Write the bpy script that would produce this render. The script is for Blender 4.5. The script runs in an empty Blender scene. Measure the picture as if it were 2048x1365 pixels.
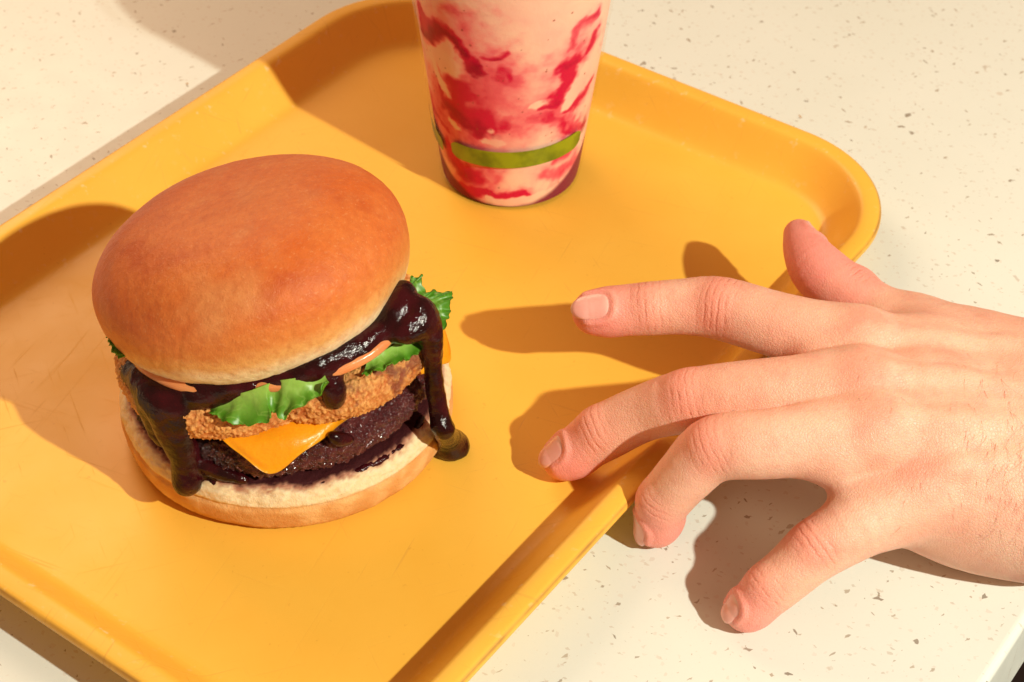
import bpy, math, random
import numpy as np
from mathutils import Vector, Matrix

# ------------------------------------------------------------------ camera, light, exposure
scene = bpy.context.scene
R = math.radians
cam_data = bpy.data.cameras.new("camera")
cam = bpy.data.objects.new("camera", cam_data)
scene.collection.objects.link(cam)
cam_data.sensor_width = 36.0
cam_data.lens = 3507.0 / 2048.0 * 36.0
cam_data.clip_start = 0.01
cam_data.clip_end = 20.0
_p, _r = R(41.80), R(0.867)
_f = Vector((0, math.cos(_p), -math.sin(_p)))
_u0 = Vector((0, math.sin(_p), math.cos(_p)))
_x0 = Vector((1, 0, 0))
_x = math.cos(_r) * _x0 + math.sin(_r) * _u0
_u = -math.sin(_r) * _x0 + math.cos(_r) * _u0
cam.matrix_world = Matrix(((_x.x, _u.x, -_f.x, 0.0), (_x.y, _u.y, -_f.y, 0.0), (_x.z, _u.z, -_f.z, 0.48636), (0, 0, 0, 1)))
cam_data.dof.use_dof = True
cam_data.dof.focus_distance = 0.64
cam_data.dof.aperture_fstop = 20.0
scene.camera = cam

world = bpy.data.worlds.new("World")
scene.world = world
world.use_nodes = True
_bg = world.node_tree.nodes["Background"]
_bg.inputs[0].default_value = (1.0, 0.51, 0.32, 1)
_bg.inputs[1].default_value = 0.35

def lamp(name, kind, loc, target, power, color, **kw):
    d = bpy.data.lights.new(name, kind)
    d.energy = power
    d.color = color
    for k, v in kw.items():
        setattr(d, k, v)
    o = bpy.data.objects.new(name, d)
    scene.collection.objects.link(o)
    o.location = loc
    o.rotation_euler = (Vector(target) - Vector(loc)).to_track_quat('-Z', 'Y').to_euler()
    return o

# bare hard key lamp standing to the right of the photographer, soft bounce from the far side of the room
lamp("key_lamp", 'POINT', (0.842, -0.251, 0.943), (0, .5, 0), 99.0, (0.99, 0.975, 0.82), shadow_soft_size=0.016)
lamp("soft_fill", 'AREA', (-0.75, 1.65, 1.05), (-.05, .55, 0), 15.5, (1.0, 0.72, 0.46), shape='DISK', size=1.0)

scene.view_settings.view_transform = 'Standard'
scene.view_settings.look = 'None'
scene.view_settings.exposure = 0.0
scene.view_settings.gamma = 1.0
scene.render.engine = 'CYCLES'
scene.cycles.use_denoising = True
scene.cycles.max_bounces = 8
scene.cycles.transparent_max_bounces = 12
scene.cycles.caustics_reflective = False
scene.cycles.caustics_refractive = False

TH = R(-35.378)                       # the tray and the table edge share this direction
N1 = np.array([math.cos(TH), math.sin(TH)])
N2 = np.array([-math.sin(TH), math.cos(TH)])

# ------------------------------------------------------------------ numeric helpers
_rng = np.random.RandomState(7)
_perm = _rng.permutation(256); _perm = np.concatenate([_perm, _perm, _perm])
_grad = _rng.normal(size=(256, 3)); _grad /= np.linalg.norm(_grad, axis=1)[:, None]

def perlin(P):
    P = np.asarray(P, float)
    i = np.floor(P).astype(int); f = P - i; i &= 255
    w = f * f * f * (f * (f * 6 - 15) + 10)
    out = 0
    for dx in (0, 1):
        for dy in (0, 1):
            for dz in (0, 1):
                h = _perm[_perm[_perm[i[:, 0] + dx] + i[:, 1] + dy] + i[:, 2] + dz]
                g = _grad[h % 256]
                d = f - np.array([dx, dy, dz])
                ww = (w[:, 0] if dx else 1 - w[:, 0]) * (w[:, 1] if dy else 1 - w[:, 1]) * (w[:, 2] if dz else 1 - w[:, 2])
                out = out + ww * (g * d).sum(1)
    return out * 1.6

def fbm(P, octv=4, gain=.5):
    P = np.asarray(P, float); s = 0; a = 1.0; t = 0
    for k in range(octv):
        s = s + a * perlin(P * 2 ** k + 17.3 * k); t += a; a *= gain
    return s / t

def sstep(a, b, x):
    t = np.clip((x - a) / (b - a), 0, 1); return t * t * (3 - 2 * t)

def lerp(a, b, t):
    return a + (b - a) * t

def mix3(c0, c1, t):
    return np.asarray(c0) * (1 - t[:, None]) + np.asarray(c1) * t[:, None]

def smin(a, b, k):
    h = np.clip(.5 + .5 * (b - a) / k, 0, 1)
    return b + (a - b) * h - k * h * (1 - h)

class Field:
    """signed distance samples on a regular grid, turned into one continuous skin"""
    def __init__(self, lo, hi, h):
        self.lo = np.array(lo, float); self.h = h
        self.n = (np.ceil((np.array(hi) - self.lo) / h).astype(int) + 1)
        self.ax = [self.lo[k] + h * np.arange(self.n[k]) for k in range(3)]
        self.big = .02
    def new(self):
        return np.full(self.n, self.big, np.float32)
    def box(self, lo, hi):
        a = np.maximum(np.floor((np.array(lo) - self.lo) / self.h).astype(int), 0)
        b = np.minimum(np.ceil((np.array(hi) - self.lo) / self.h).astype(int) + 1, self.n)
        b = np.maximum(a, b)
        return tuple(slice(a[k], b[k]) for k in range(3))
    def pts(self, sl):
        return np.meshgrid(*[self.ax[k][sl[k]].astype(np.float32) for k in range(3)], indexing='ij', sparse=True)
    def cone(self, F, a, b, ra, rb, k, m=.012):
        a = np.array(a, float); b = np.array(b, float); r = max(ra, rb) + m
        sl = self.box(np.minimum(a, b) - r, np.maximum(a, b) + r)
        X, Y, Z = self.pts(sl)
        v = b - a; L = max(v @ v, 1e-12)
        t = np.clip(((X - a[0]) * v[0] + (Y - a[1]) * v[1] + (Z - a[2]) * v[2]) / L, 0, 1)
        d = np.sqrt((X - a[0] - t * v[0]) ** 2 + (Y - a[1] - t * v[1]) ** 2 + (Z - a[2] - t * v[2]) ** 2) - (ra + (rb - ra) * t)
        F[sl] = smin(F[sl], d, k)
    def chain(self, F, pts, rad, k):
        for i in range(len(pts) - 1):
            self.cone(F, pts[i], pts[i + 1], rad[i], rad[i + 1], k)
    def ell(self, F, c, rad, k, m=.012):
        c = np.array(c, float); rad = np.array(rad, float)
        sl = self.box(c - rad - m, c + rad + m)
        X, Y, Z = self.pts(sl)
        q = np.sqrt(((X - c[0]) / rad[0]) ** 2 + ((Y - c[1]) / rad[1]) ** 2 + ((Z - c[2]) / rad[2]) ** 2) + 1e-9
        g = np.sqrt(((X - c[0]) / rad[0] ** 2) ** 2 + ((Y - c[1]) / rad[1] ** 2) ** 2 + ((Z - c[2]) / rad[2] ** 2) ** 2) + 1e-6
        F[sl] = smin(F[sl], q * (q - 1) / g, k)
    def sample(self, F, P):
        q = (np.asarray(P) - self.lo) / self.h
        i = np.clip(np.floor(q).astype(int), 0, self.n - 2); f = q - i
        o = 0
        for dx in (0, 1):
            for dy in (0, 1):
                for dz in (0, 1):
                    w = (f[:, 0] if dx else 1 - f[:, 0]) * (f[:, 1] if dy else 1 - f[:, 1]) * (f[:, 2] if dz else 1 - f[:, 2])
                    o = o + w * F[i[:, 0] + dx, i[:, 1] + dy, i[:, 2] + dz]
        return o
    def mesh(self, F):
        s = F < 0
        c = np.zeros(self.n - 1, np.uint8)
        for dx in (0, 1):
            for dy in (0, 1):
                for dz in (0, 1):
                    c += s[dx:self.n[0] - 1 + dx, dy:self.n[1] - 1 + dy, dz:self.n[2] - 1 + dz]
        act = (c > 0) & (c < 8)
        I = np.argwhere(act)
        ids = np.full(self.n - 1, -1, np.int64); ids[act] = np.arange(len(I))
        corners = [(dx, dy, dz) for dx in (0, 1) for dy in (0, 1) for dz in (0, 1)]
        val = {q: F[I[:, 0] + q[0], I[:, 1] + q[1], I[:, 2] + q[2]].astype(float) for q in corners}
        acc = np.zeros((len(I), 3)); cnt = np.zeros(len(I))
        for q in corners:
            for k in range(3):
                if q[k] == 0:
                    q2 = list(q); q2[k] = 1; q2 = tuple(q2)
                    a, b = val[q], val[q2]
                    m = (a < 0) != (b < 0)
                    t = np.where(m, a / np.where(m, a - b, 1), 0)
                    p = np.tile(np.array(q, float), (len(I), 1)); p[:, k] = t
                    acc += p * m[:, None]; cnt += m
        V = self.lo + self.h * (I + acc / cnt[:, None])
        quads = []
        for k in range(3):
            u, w = (k + 1) % 3, (k + 2) % 3
            sl0 = [slice(None)] * 3; sl1 = [slice(None)] * 3
            sl0[k] = slice(0, -1); sl1[k] = slice(1, None)
            a, b = s[tuple(sl0)], s[tuple(sl1)]
            E = np.argwhere(a != b)
            ok = (E[:, u] > 0) & (E[:, w] > 0) & (E[:, u] < self.n[u] - 1) & (E[:, w] < self.n[w] - 1)
            E = E[ok]
            fl = a[E[:, 0], E[:, 1], E[:, 2]]
            def cid(du, dw):
                q = E.copy(); q[:, u] -= du; q[:, w] -= dw
                return ids[q[:, 0], q[:, 1], q[:, 2]]
            Q = np.stack([cid(0, 0), cid(1, 0), cid(1, 1), cid(0, 1)], 1)
            Q[~fl] = Q[~fl][:, ::-1]
            quads.append(Q)
        Q = np.concatenate(quads)
        Q = Q[(Q >= 0).all(1)]
        return V, Q

def mesh_obj(name, V, Fc, mat, parent=None, cols=None, attrs=None, smooth=True):
    V = np.asarray(V, float)
    me = bpy.data.meshes.new(name)
    if isinstance(Fc, np.ndarray) and Fc.ndim == 2:
        nf, ns = Fc.shape
        me.vertices.add(len(V)); me.vertices.foreach_set('co', V.astype(np.float32).ravel())
        me.loops.add(nf * ns); me.loops.foreach_set('vertex_index', Fc.astype(np.int32).ravel())
        me.polygons.add(nf)
        me.polygons.foreach_set('loop_start', np.arange(0, nf * ns, ns, dtype=np.int32))
        me.update(calc_edges=True)
        me.validate()
    else:
        me.from_pydata([tuple(v) for v in V], [], [tuple(int(i) for i in f) for f in Fc])
        me.update()
    if smooth:
        me.polygons.foreach_set('use_smooth', [True] * len(me.polygons))
    if cols is not None:
        a = me.color_attributes.new('Col', 'FLOAT_COLOR', 'POINT')
        c = np.ones((len(V), 4), np.float32); c[:, :3] = np.clip(cols, 0, 1)
        a.data.foreach_set('color', c.ravel())
    for k, v in (attrs or {}).items():
        a = me.attributes.new(k, 'FLOAT_VECTOR', 'POINT')
        a.data.foreach_set('vector', np.asarray(v, np.float32).ravel())
    if mat is not None:
        me.materials.append(mat)
    o = bpy.data.objects.new(name, me)
    scene.collection.objects.link(o)
    if parent is not None:
        o.parent = parent
        o.matrix_parent_inverse = Matrix.Translation(-Vector(parent.location))
    return o

def tag(o, label=None, cat=None, kind=None):
    if label: o['label'] = label
    if cat: o['category'] = cat
    if kind: o['kind'] = kind
    return o

def thing(name, loc, label, cat):
    o = bpy.data.objects.new(name, None)
    scene.collection.objects.link(o)
    o.location = loc
    o.empty_display_size = .02
    return tag(o, label, cat)

def grid_faces(nu, nv, wrap_u=False):
    """vertex index = i * nv + j"""
    i = np.arange(nu if wrap_u else nu - 1)[:, None]; j = np.arange(nv - 1)[None, :]
    i2 = (i + 1) % nu
    f = np.stack([i * nv + j, i2 * nv + j, i2 * nv + j + 1, i * nv + j + 1], -1)
    return f.reshape(-1, 4)

def cube_sphere(n):
    V = {}; F = []; L = []
    lin = np.tan(np.linspace(-math.pi / 4, math.pi / 4, n + 1))
    def vid(p):
        key = tuple(np.round(p, 6))
        if key not in V:
            V[key] = len(L); L.append(p)
        return V[key]
    for ax in range(3):
        for sg in (-1, 1):
            ids = np.zeros((n + 1, n + 1), int)
            for a in range(n + 1):
                for b in range(n + 1):
                    p = np.zeros(3); p[ax] = sg; p[(ax + 1) % 3] = lin[a]; p[(ax + 2) % 3] = lin[b]
                    ids[a, b] = vid(p)
            q = np.stack([ids[:-1, :-1], ids[1:, :-1], ids[1:, 1:], ids[:-1, 1:]], -1).reshape(-1, 4)
            F.append(q if sg > 0 else q[:, ::-1])
    P = np.array(L); P /= np.linalg.norm(P, axis=1)[:, None]
    return P, np.concatenate(F)

def rot_xy(tx, ty):
    Rx = np.array([[1, 0, 0], [0, math.cos(tx), -math.sin(tx)], [0, math.sin(tx), math.cos(tx)]])
    Ry = np.array([[math.cos(ty), 0, math.sin(ty)], [0, 1, 0], [-math.sin(ty), 0, math.cos(ty)]])
    return Ry @ Rx

def resample(pts, n):
    """smooth Catmull-Rom curve through pts, n samples"""
    P = np.array(pts, float); m = len(P)
    if m == 2:
        t = np.linspace(0, 1, n)[:, None]; return P[0] * (1 - t) + P[1] * t
    P = np.vstack([2 * P[0] - P[1], P, 2 * P[-1] - P[-2]])
    s = np.linspace(0, m - 1 - 1e-9, n); i = s.astype(int); t = (s - i)[:, None]
    a, b, c, d = P[i], P[i + 1], P[i + 2], P[i + 3]
    return .5 * (2 * b + (c - a) * t + (2 * a - 5 * b + 4 * c - d) * t ** 2 + (3 * b - a - 3 * c + d) * t ** 3)

def vnormals(V, Fq):
    n = np.cross(V[Fq[:, 2]] - V[Fq[:, 0]], V[Fq[:, 3]] - V[Fq[:, 1]])
    N = np.zeros_like(V)
    for k in range(4):
        np.add.at(N, Fq[:, k], n)
    return N / (np.linalg.norm(N, axis=1)[:, None] + 1e-12)

# ------------------------------------------------------------------ materials
class M:
    """small wrapper for a node material"""
    def __init__(self, name):
        self.m = bpy.data.materials.new(name); self.m.use_nodes = True
        self.nt = self.m.node_tree; self.b = self.nt.nodes['Principled BSDF']; self.out = self.nt.nodes['Material Output']
    def n(self, t, **kw):
        o = self.nt.nodes.new(t)
        for k, v in kw.items():
            if k.startswith('i_'):
                key = k[2:]
                key = int(key) if key.isdigit() else key.replace('_', ' ')
                o.inputs[key].default_value = v
            else:
                setattr(o, k, v)
        return o
    def l(self, a, b):
        self.nt.links.new(a, b)
    def math(self, op, a, b=None, c=None, clamp=False):
        o = self.n('ShaderNodeMath', operation=op, use_clamp=clamp)
        for k, v in enumerate((a, b, c)):
            if v is None: continue
            if isinstance(v, (int, float)): o.inputs[k].default_value = v
            else: self.l(v, o.inputs[k])
        return o.outputs[0]
    def mix(self, f, a, b, blend='MIX'):
        o = self.n('ShaderNodeMix', data_type='RGBA', blend_type=blend)
        for s, v in ((o.inputs[0], f), (o.inputs[6], a), (o.inputs[7], b)):
            if isinstance(v, (int, float)): s.default_value = v
            elif isinstance(v, tuple): s.default_value = v if len(v) == 4 else (*v, 1)
            else: self.l(v, s)
        return o.outputs[2]
    def obj(self):
        return self.n('ShaderNodeTexCoord').outputs['Object']
    def noise(self, scale, detail=4, rough=.55, vec=None, dist=0.0):
        o = self.n('ShaderNodeTexNoise', i_Scale=scale, i_Detail=detail, i_Roughness=rough, i_Distortion=dist)
        self.l(vec if vec is not None else self.obj(), o.inputs['Vector'])
        return o.outputs['Fac']
    def ramp(self, f, stops):
        o = self.n('ShaderNodeValToRGB')
        e = o.color_ramp.elements
        while len(e) < len(stops): e.new(.5)
        for k, (p, c) in enumerate(stops):
            e[k].position = p; e[k].color = (c, c, c, 1) if isinstance(c, (int, float)) else (*c, 1)
        self.l(f, o.inputs[0])
        return o.outputs[0]
    def rng(self, f, a, b, c=0.0, d=1.0):
        o = self.n('ShaderNodeMapRange', i_1=a, i_2=b, i_3=c, i_4=d); self.l(f, o.inputs[0]); return o.outputs[0]
    def attr(self, name='Col'):
        return self.n('ShaderNodeAttribute', attribute_name=name)
    def set(self, **kw):
        for k, v in kw.items():
            s = self.b.inputs[k.replace('_', ' ')]
            if isinstance(v, (int, float)): s.default_value = v
            elif isinstance(v, tuple): s.default_value = v if len(v) == 4 or s.type == 'VECTOR' else (*v, 1)
            else: self.l(v, s)
    def bump(self, h, dist, strength=1.0):
        o = self.n('ShaderNodeBump', i_Strength=strength, i_Distance=dist)
        self.l(h, o.inputs['Height']); self.l(o.outputs[0], self.b.inputs['Normal']); return o

def mat_table():
    m = M('speckled_quartz')
    v = m.obj()
    base = m.mix(m.rng(m.noise(9, 3), .35, .65), (.715, .755, .685), (.745, .785, .720))
    fine = m.rng(m.noise(900, 2), .60, .75)
    base = m.mix(m.math('MULTIPLY', fine, .10), base, (.62, .55, .46))
    def chips(col, scale, rot, stretch, thr, size, col1, col2, soft=.06, strength=1.0):
        mp = m.n('ShaderNodeMapping', vector_type='TEXTURE'); mp.inputs['Rotation'].default_value = (0, 0, rot); mp.inputs['Scale'].default_value = (1 / stretch, 1, 1)
        mp.inputs['Location'].default_value = (rot * 3.1, stretch * 1.7, 0)
        m.l(v, mp.inputs[0])
        wob = m.n('ShaderNodeTexNoise', i_Scale=scale * 1.7, i_Detail=1.0); m.l(mp.outputs[0], wob.inputs['Vector'])
        ad = m.n('ShaderNodeVectorMath', operation='MULTIPLY_ADD'); m.l(wob.outputs['Color'], ad.inputs[0])
        ad.inputs[1].default_value = (.75 / scale,) * 3; m.l(mp.outputs[0], ad.inputs[2])
        vo = m.n('ShaderNodeTexVoronoi', voronoi_dimensions='2D', distance='MANHATTAN', i_Scale=scale); m.l(ad.outputs[0], vo.inputs['Vector'])
        sp = m.n('ShaderNodeSeparateColor'); m.l(vo.outputs['Color'], sp.inputs[0])
        pick = m.math('GREATER_THAN', sp.outputs[0], thr)
        sz = m.math('MULTIPLY_ADD', m.math('POWER', sp.outputs[1], 2.0), size, size * .25)
        body = m.math('DIVIDE', m.math('SUBTRACT', sz, vo.outputs['Distance']), soft, clamp=True)
        f = m.math('MULTIPLY', m.math('MULTIPLY', body, pick), strength)
        cc = m.mix(sp.outputs[2], col1, col2)
        return m.mix(f, col, cc)
    b = base
    b = chips(b, 300, .3, 1.0, .60, .30, (.68, .62, .54), (.56, .49, .40), strength=.38)
    b = chips(b, 240, 1.1, 1.8, .80, .28, (.58, .50, .40), (.44, .37, .29), strength=.5)
    b = chips(b, 210, 2.2, 1.9, .915, .30, (.26, .19, .12), (.42, .34, .24), soft=.08, strength=.7)
    b = chips(b, 180, 0.5, 2.3, .945, .28, (.17, .12, .07), (.36, .28, .19), soft=.07, strength=.75)
    b = chips(b, 160, 1.6, 1.7, .965, .26, (.17, .12, .08), (.38, .30, .21), soft=.06, strength=.8)
    b = chips(b, 120, 2.7, 1.5, .978, .22, (.12, .085, .05), (.30, .23, .15), soft=.04, strength=.75)
    b = chips(b, 95, 2.9, 1.4, .972, .17, (.60, .53, .44), (.40, .33, .25), soft=.03, strength=.6)
    b = chips(b, 80, 0.9, 1.3, .985, .12, (.45, .24, .06), (.24, .18, .11), soft=.03, strength=.75)
    m.set(Base_Color=b, Roughness=m.rng(m.noise(60, 3), .3, .7, .30, .42))
    m.b.inputs['Specular IOR Level'].default_value = .4
    m.bump(m.noise(500, 2), .00006, .5)
    return m.m

def mat_tray():
    m = M('yellow_fibreglass')
    c = m.mix(m.rng(m.noise(14, 5), .3, .7), (.84, .455, .052), (.88, .505, .068))
    # fine scratches left by years of stacking: thin lines in several directions, lighter than the gel coat
    scr = None
    for k, (rot, st, sc) in enumerate(((.35, 34, 26), (1.2, 40, 22), (2.0, 30, 30), (2.75, 38, 20))):
        mp = m.n('ShaderNodeMapping', vector_type='TEXTURE'); mp.inputs['Rotation'].default_value = (0, 0, rot); mp.inputs['Scale'].default_value = (1, 1 / st, 1)
        mp.inputs['Location'].default_value = (k * .7, k * .3, 0)
        m.l(m.obj(), mp.inputs[0])
        f = m.rng(m.noise(sc, 2, .6, mp.outputs[0], .6), .665, .73)
        scr = f if scr is None else m.math('MAXIMUM', scr, f)
    blotch = m.rng(m.noise(8, 3), .42, .62)
    f = m.math('MULTIPLY', m.math('MULTIPLY', scr, blotch), .30)
    c = m.mix(f, c, (.50, .22, .05))
    dots = m.rng(m.noise(420, 2), .70, .78)
    c = m.mix(m.math('MULTIPLY', dots, .22), c, (.50, .18, .02))
    # grime worn into the outer edge of the rim
    e = m.attr('wear'); sx = m.n('ShaderNodeSeparateXYZ'); m.l(e.outputs['Vector'], sx.inputs[0])
    c = m.mix(m.math('MULTIPLY', sx.outputs[0], m.rng(m.noise(60, 4), .3, .6, .35, .9)), c, (.33, .15, .035))
    chip = m.math('MULTIPLY', sx.outputs[1], m.rng(m.noise(230, 3), .62, .68))
    c = m.mix(m.math('MULTIPLY', chip, .6), c, (.90, .66, .34))
    m.set(Base_Color=c, Roughness=m.rng(m.math('ADD', m.noise(30, 4), m.math('MULTIPLY', scr, .3)), .3, .8, .32, .50))
    m.b.inputs['Specular IOR Level'].default_value = .30
    m.bump(m.math('ADD', m.noise(220, 3), m.math('MULTIPLY', scr, -.5)), .00012, .35)
    return m.m

def mat_vcol(name, rough=.5, spec=.4, sss=0.0, radius=(.5, .2, .1), scale=.003, bump=None, coat=0.0, var=None, speck=None):
    m = M(name)
    c = m.attr('Col').outputs['Color']
    if var:
        sc, amt, dark = var
        c = m.mix(m.math('MULTIPLY', m.rng(m.noise(sc, 4, .6), .38, .66), amt), c, dark)
    if speck:
        sc, lo, hi, amt, col = speck
        c = m.mix(m.math('MULTIPLY', m.rng(m.noise(sc, 2, .6), lo, hi), amt), c, col)
    m.set(Base_Color=c, Roughness=rough)
    m.b.inputs['Specular IOR Level'].default_value = spec
    if sss:
        m.b.inputs['Subsurface Weight'].default_value = sss
        m.b.inputs['Subsurface Radius'].default_value = radius
        m.b.inputs['Subsurface Scale'].default_value = scale
    if coat:
        m.b.inputs['Coat Weight'].default_value = coat; m.b.inputs['Coat Roughness'].default_value = .10
    if bump:
        h = None
        for sc, amp in bump[0]:
            t = m.math('MULTIPLY', m.noise(sc, 4, .6), amp)
            h = t if h is None else m.math('ADD', h, t)
        m.bump(h, bump[1], 1.0)
    return m.m

# ------------------------------------------------------------------ table and floor
def n12(a, b, z):
    p = N1 * a + N2 * b
    return (p[0], p[1], z)

def build_table():
    a0, a1, b0, b1 = -1.25, -0.0808, -0.45, 1.75
    prof = [(0.0, 0.0)]
    r = .0035
    for t in np.linspace(0, 90, 7):
        prof.append((r * math.sin(R(t)) - r, -r + r * math.cos(R(t))))
    prof = prof[1:]
    prof += [(0.0, -.0405), (-.002, -.0425)]
    V = []; Fc = []
    def ring(ins, z):
        return [n12(a0 - ins, b0 - ins, z), n12(a1 + ins, b0 - ins, z), n12(a1 + ins, b1 + ins, z), n12(a0 - ins, b1 + ins, z)]
    for ins, z in prof:
        V += ring(ins, z)
    for k in range(len(prof) - 1):
        for i in range(4):
            j = (i + 1) % 4
            Fc.append((k * 4 + i, k * 4 + 4 + i, k * 4 + 4 + j, k * 4 + j))
    Fc.append((0, 1, 2, 3)); L = len(V); Fc.append((L - 1, L - 2, L - 3, L - 4))
    o = mesh_obj('tabletop', V, Fc, mat_table(), smooth=False)
    tag(o, 'cream quartz tabletop with brown specks and a square front edge', 'tabletop', 'structure')

build_table()
_m = M('dark_floor')
_m.set(Base_Color=_m.mix(_m.noise(6, 4), (.012, .006, .004), (.03, .014, .009)), Roughness=.6)
o = mesh_obj('floor', [(-3, -3, -.75), (3, -3, -.75), (3, 4, -.75), (-3, 4, -.75)], [(0, 1, 2, 3)], _m.m, smooth=False)
tag(o, 'dark brown floor below the table edge', 'floor', 'structure')

# ------------------------------------------------------------------ tray
TA0, TA1, TB0, TB1 = -0.52016, -0.21619, 0.21629, 0.62230
def build_tray():
    rc = .060
    # (inset from the outer edge, height, wear, chip), from the underside of the floor round the rim and in again
    P = [(.0275, .0006, 0, 0), (.0245, .0008, 0, 0), (.0220, .0022, 0, 0), (.0195, .0060, 0, 0), (.0136, .0130, 0, 0),
         (.0108, .0166, 0, 0), (.0085, .0180, 0, 0), (.0030, .0180, 0, 0), (.0008, .0178, .2, 0), (-.0002, .0182, .6, 0), (-.0006, .0190, .3, 0), (-.0006, .0201, .2, 0), (-.0004, .0209, .7, 0),
         (.0000, .02125, 1, 0), (.0003, .02155, .55, .3), (.0009, .0219, .05, .4), (.0020, .02205, 0, .3), (.0045, .0221, 0, .2), (.0066, .0220, 0, .35), (.0078, .0216, 0, 1), (.0088, .0208, 0, 1),
         (.0102, .0190, 0, .3), (.0138, .0142, 0, .1), (.0174, .0096, 0, .1), (.0202, .0064, 0, .3), (.0220, .0048, 0, .6), (.0240, .0041, 0, .3), (.0270, .0040, 0, 0), (.0330, .0040, 0, 0)]
    ca, cb = (TA0 + TA1) / 2, (TB0 + TB1) / 2
    ha, hb = (TA1 - TA0) / 2, (TB1 - TB0) / 2
    nc, ns = 28, 12
    def contour(ins):
        a, b = ha - ins, hb - ins
        r = max(rc - ins, .022 + .2 * (rc - ins))
        pts = []
        for cx, cy, t0 in ((a - r, b - r, 0), (-a + r, b - r, 90), (-a + r, -b + r, 180), (a - r, -b + r, 270)):
            for t in np.linspace(0, 90, nc):
                # slightly squarer than a circle, as pressed trays are
                pts.append((cx + r * math.cos(R(t0 + t)), cy + r * math.sin(R(t0 + t))))
        out = []
        m = len(pts)
        for i in range(m):
            out.append(pts[i])
            if (i + 1) % nc == 0:
                q = pts[(i + 1) % m]
                for k in range(1, ns):
                    out.append((lerp(pts[i][0], q[0], k / ns), lerp(pts[i][1], q[1], k / ns)))
        return np.array(out)
    V = []; W = []
    for ins, z, w, ch in P:
        c = contour(ins)
        for x, y in c:
            V.append(n12(ca + x, cb + y, z)); W.append((w, ch, 0))
    n = len(contour(0)); m = len(P)
    i = np.arange(n); F = []
    for k in range(m - 1):
        F.append(np.stack([k * n + i, k * n + (i + 1) % n, (k + 1) * n + (i + 1) % n, (k + 1) * n + i], 1))
    F = [tuple(f) for f in np.concatenate(F)]
    F.append(tuple(range((m - 1) * n, m * n)))          # floor of the tray
    F.append(tuple(range(n - 1, -1, -1)))               # underside
    o = mesh_obj('serving_tray', V, F, mat_tray(), attrs={'wear': W})
    tag(o, 'mustard yellow rounded serving tray lying askew on the speckled tabletop', 'tray')
    return o
build_tray()

# ------------------------------------------------------------------ milkshake cup
CX, CY, CZ = -0.002, 0.6598, 0.0042
def cup_r(z):
    """outer radius of the cup at height z above its foot"""
    z = np.asarray(z, float)
    return .0327 + .117 * z - .0008 * np.exp(-np.maximum(z, 0) / .0025)

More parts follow.
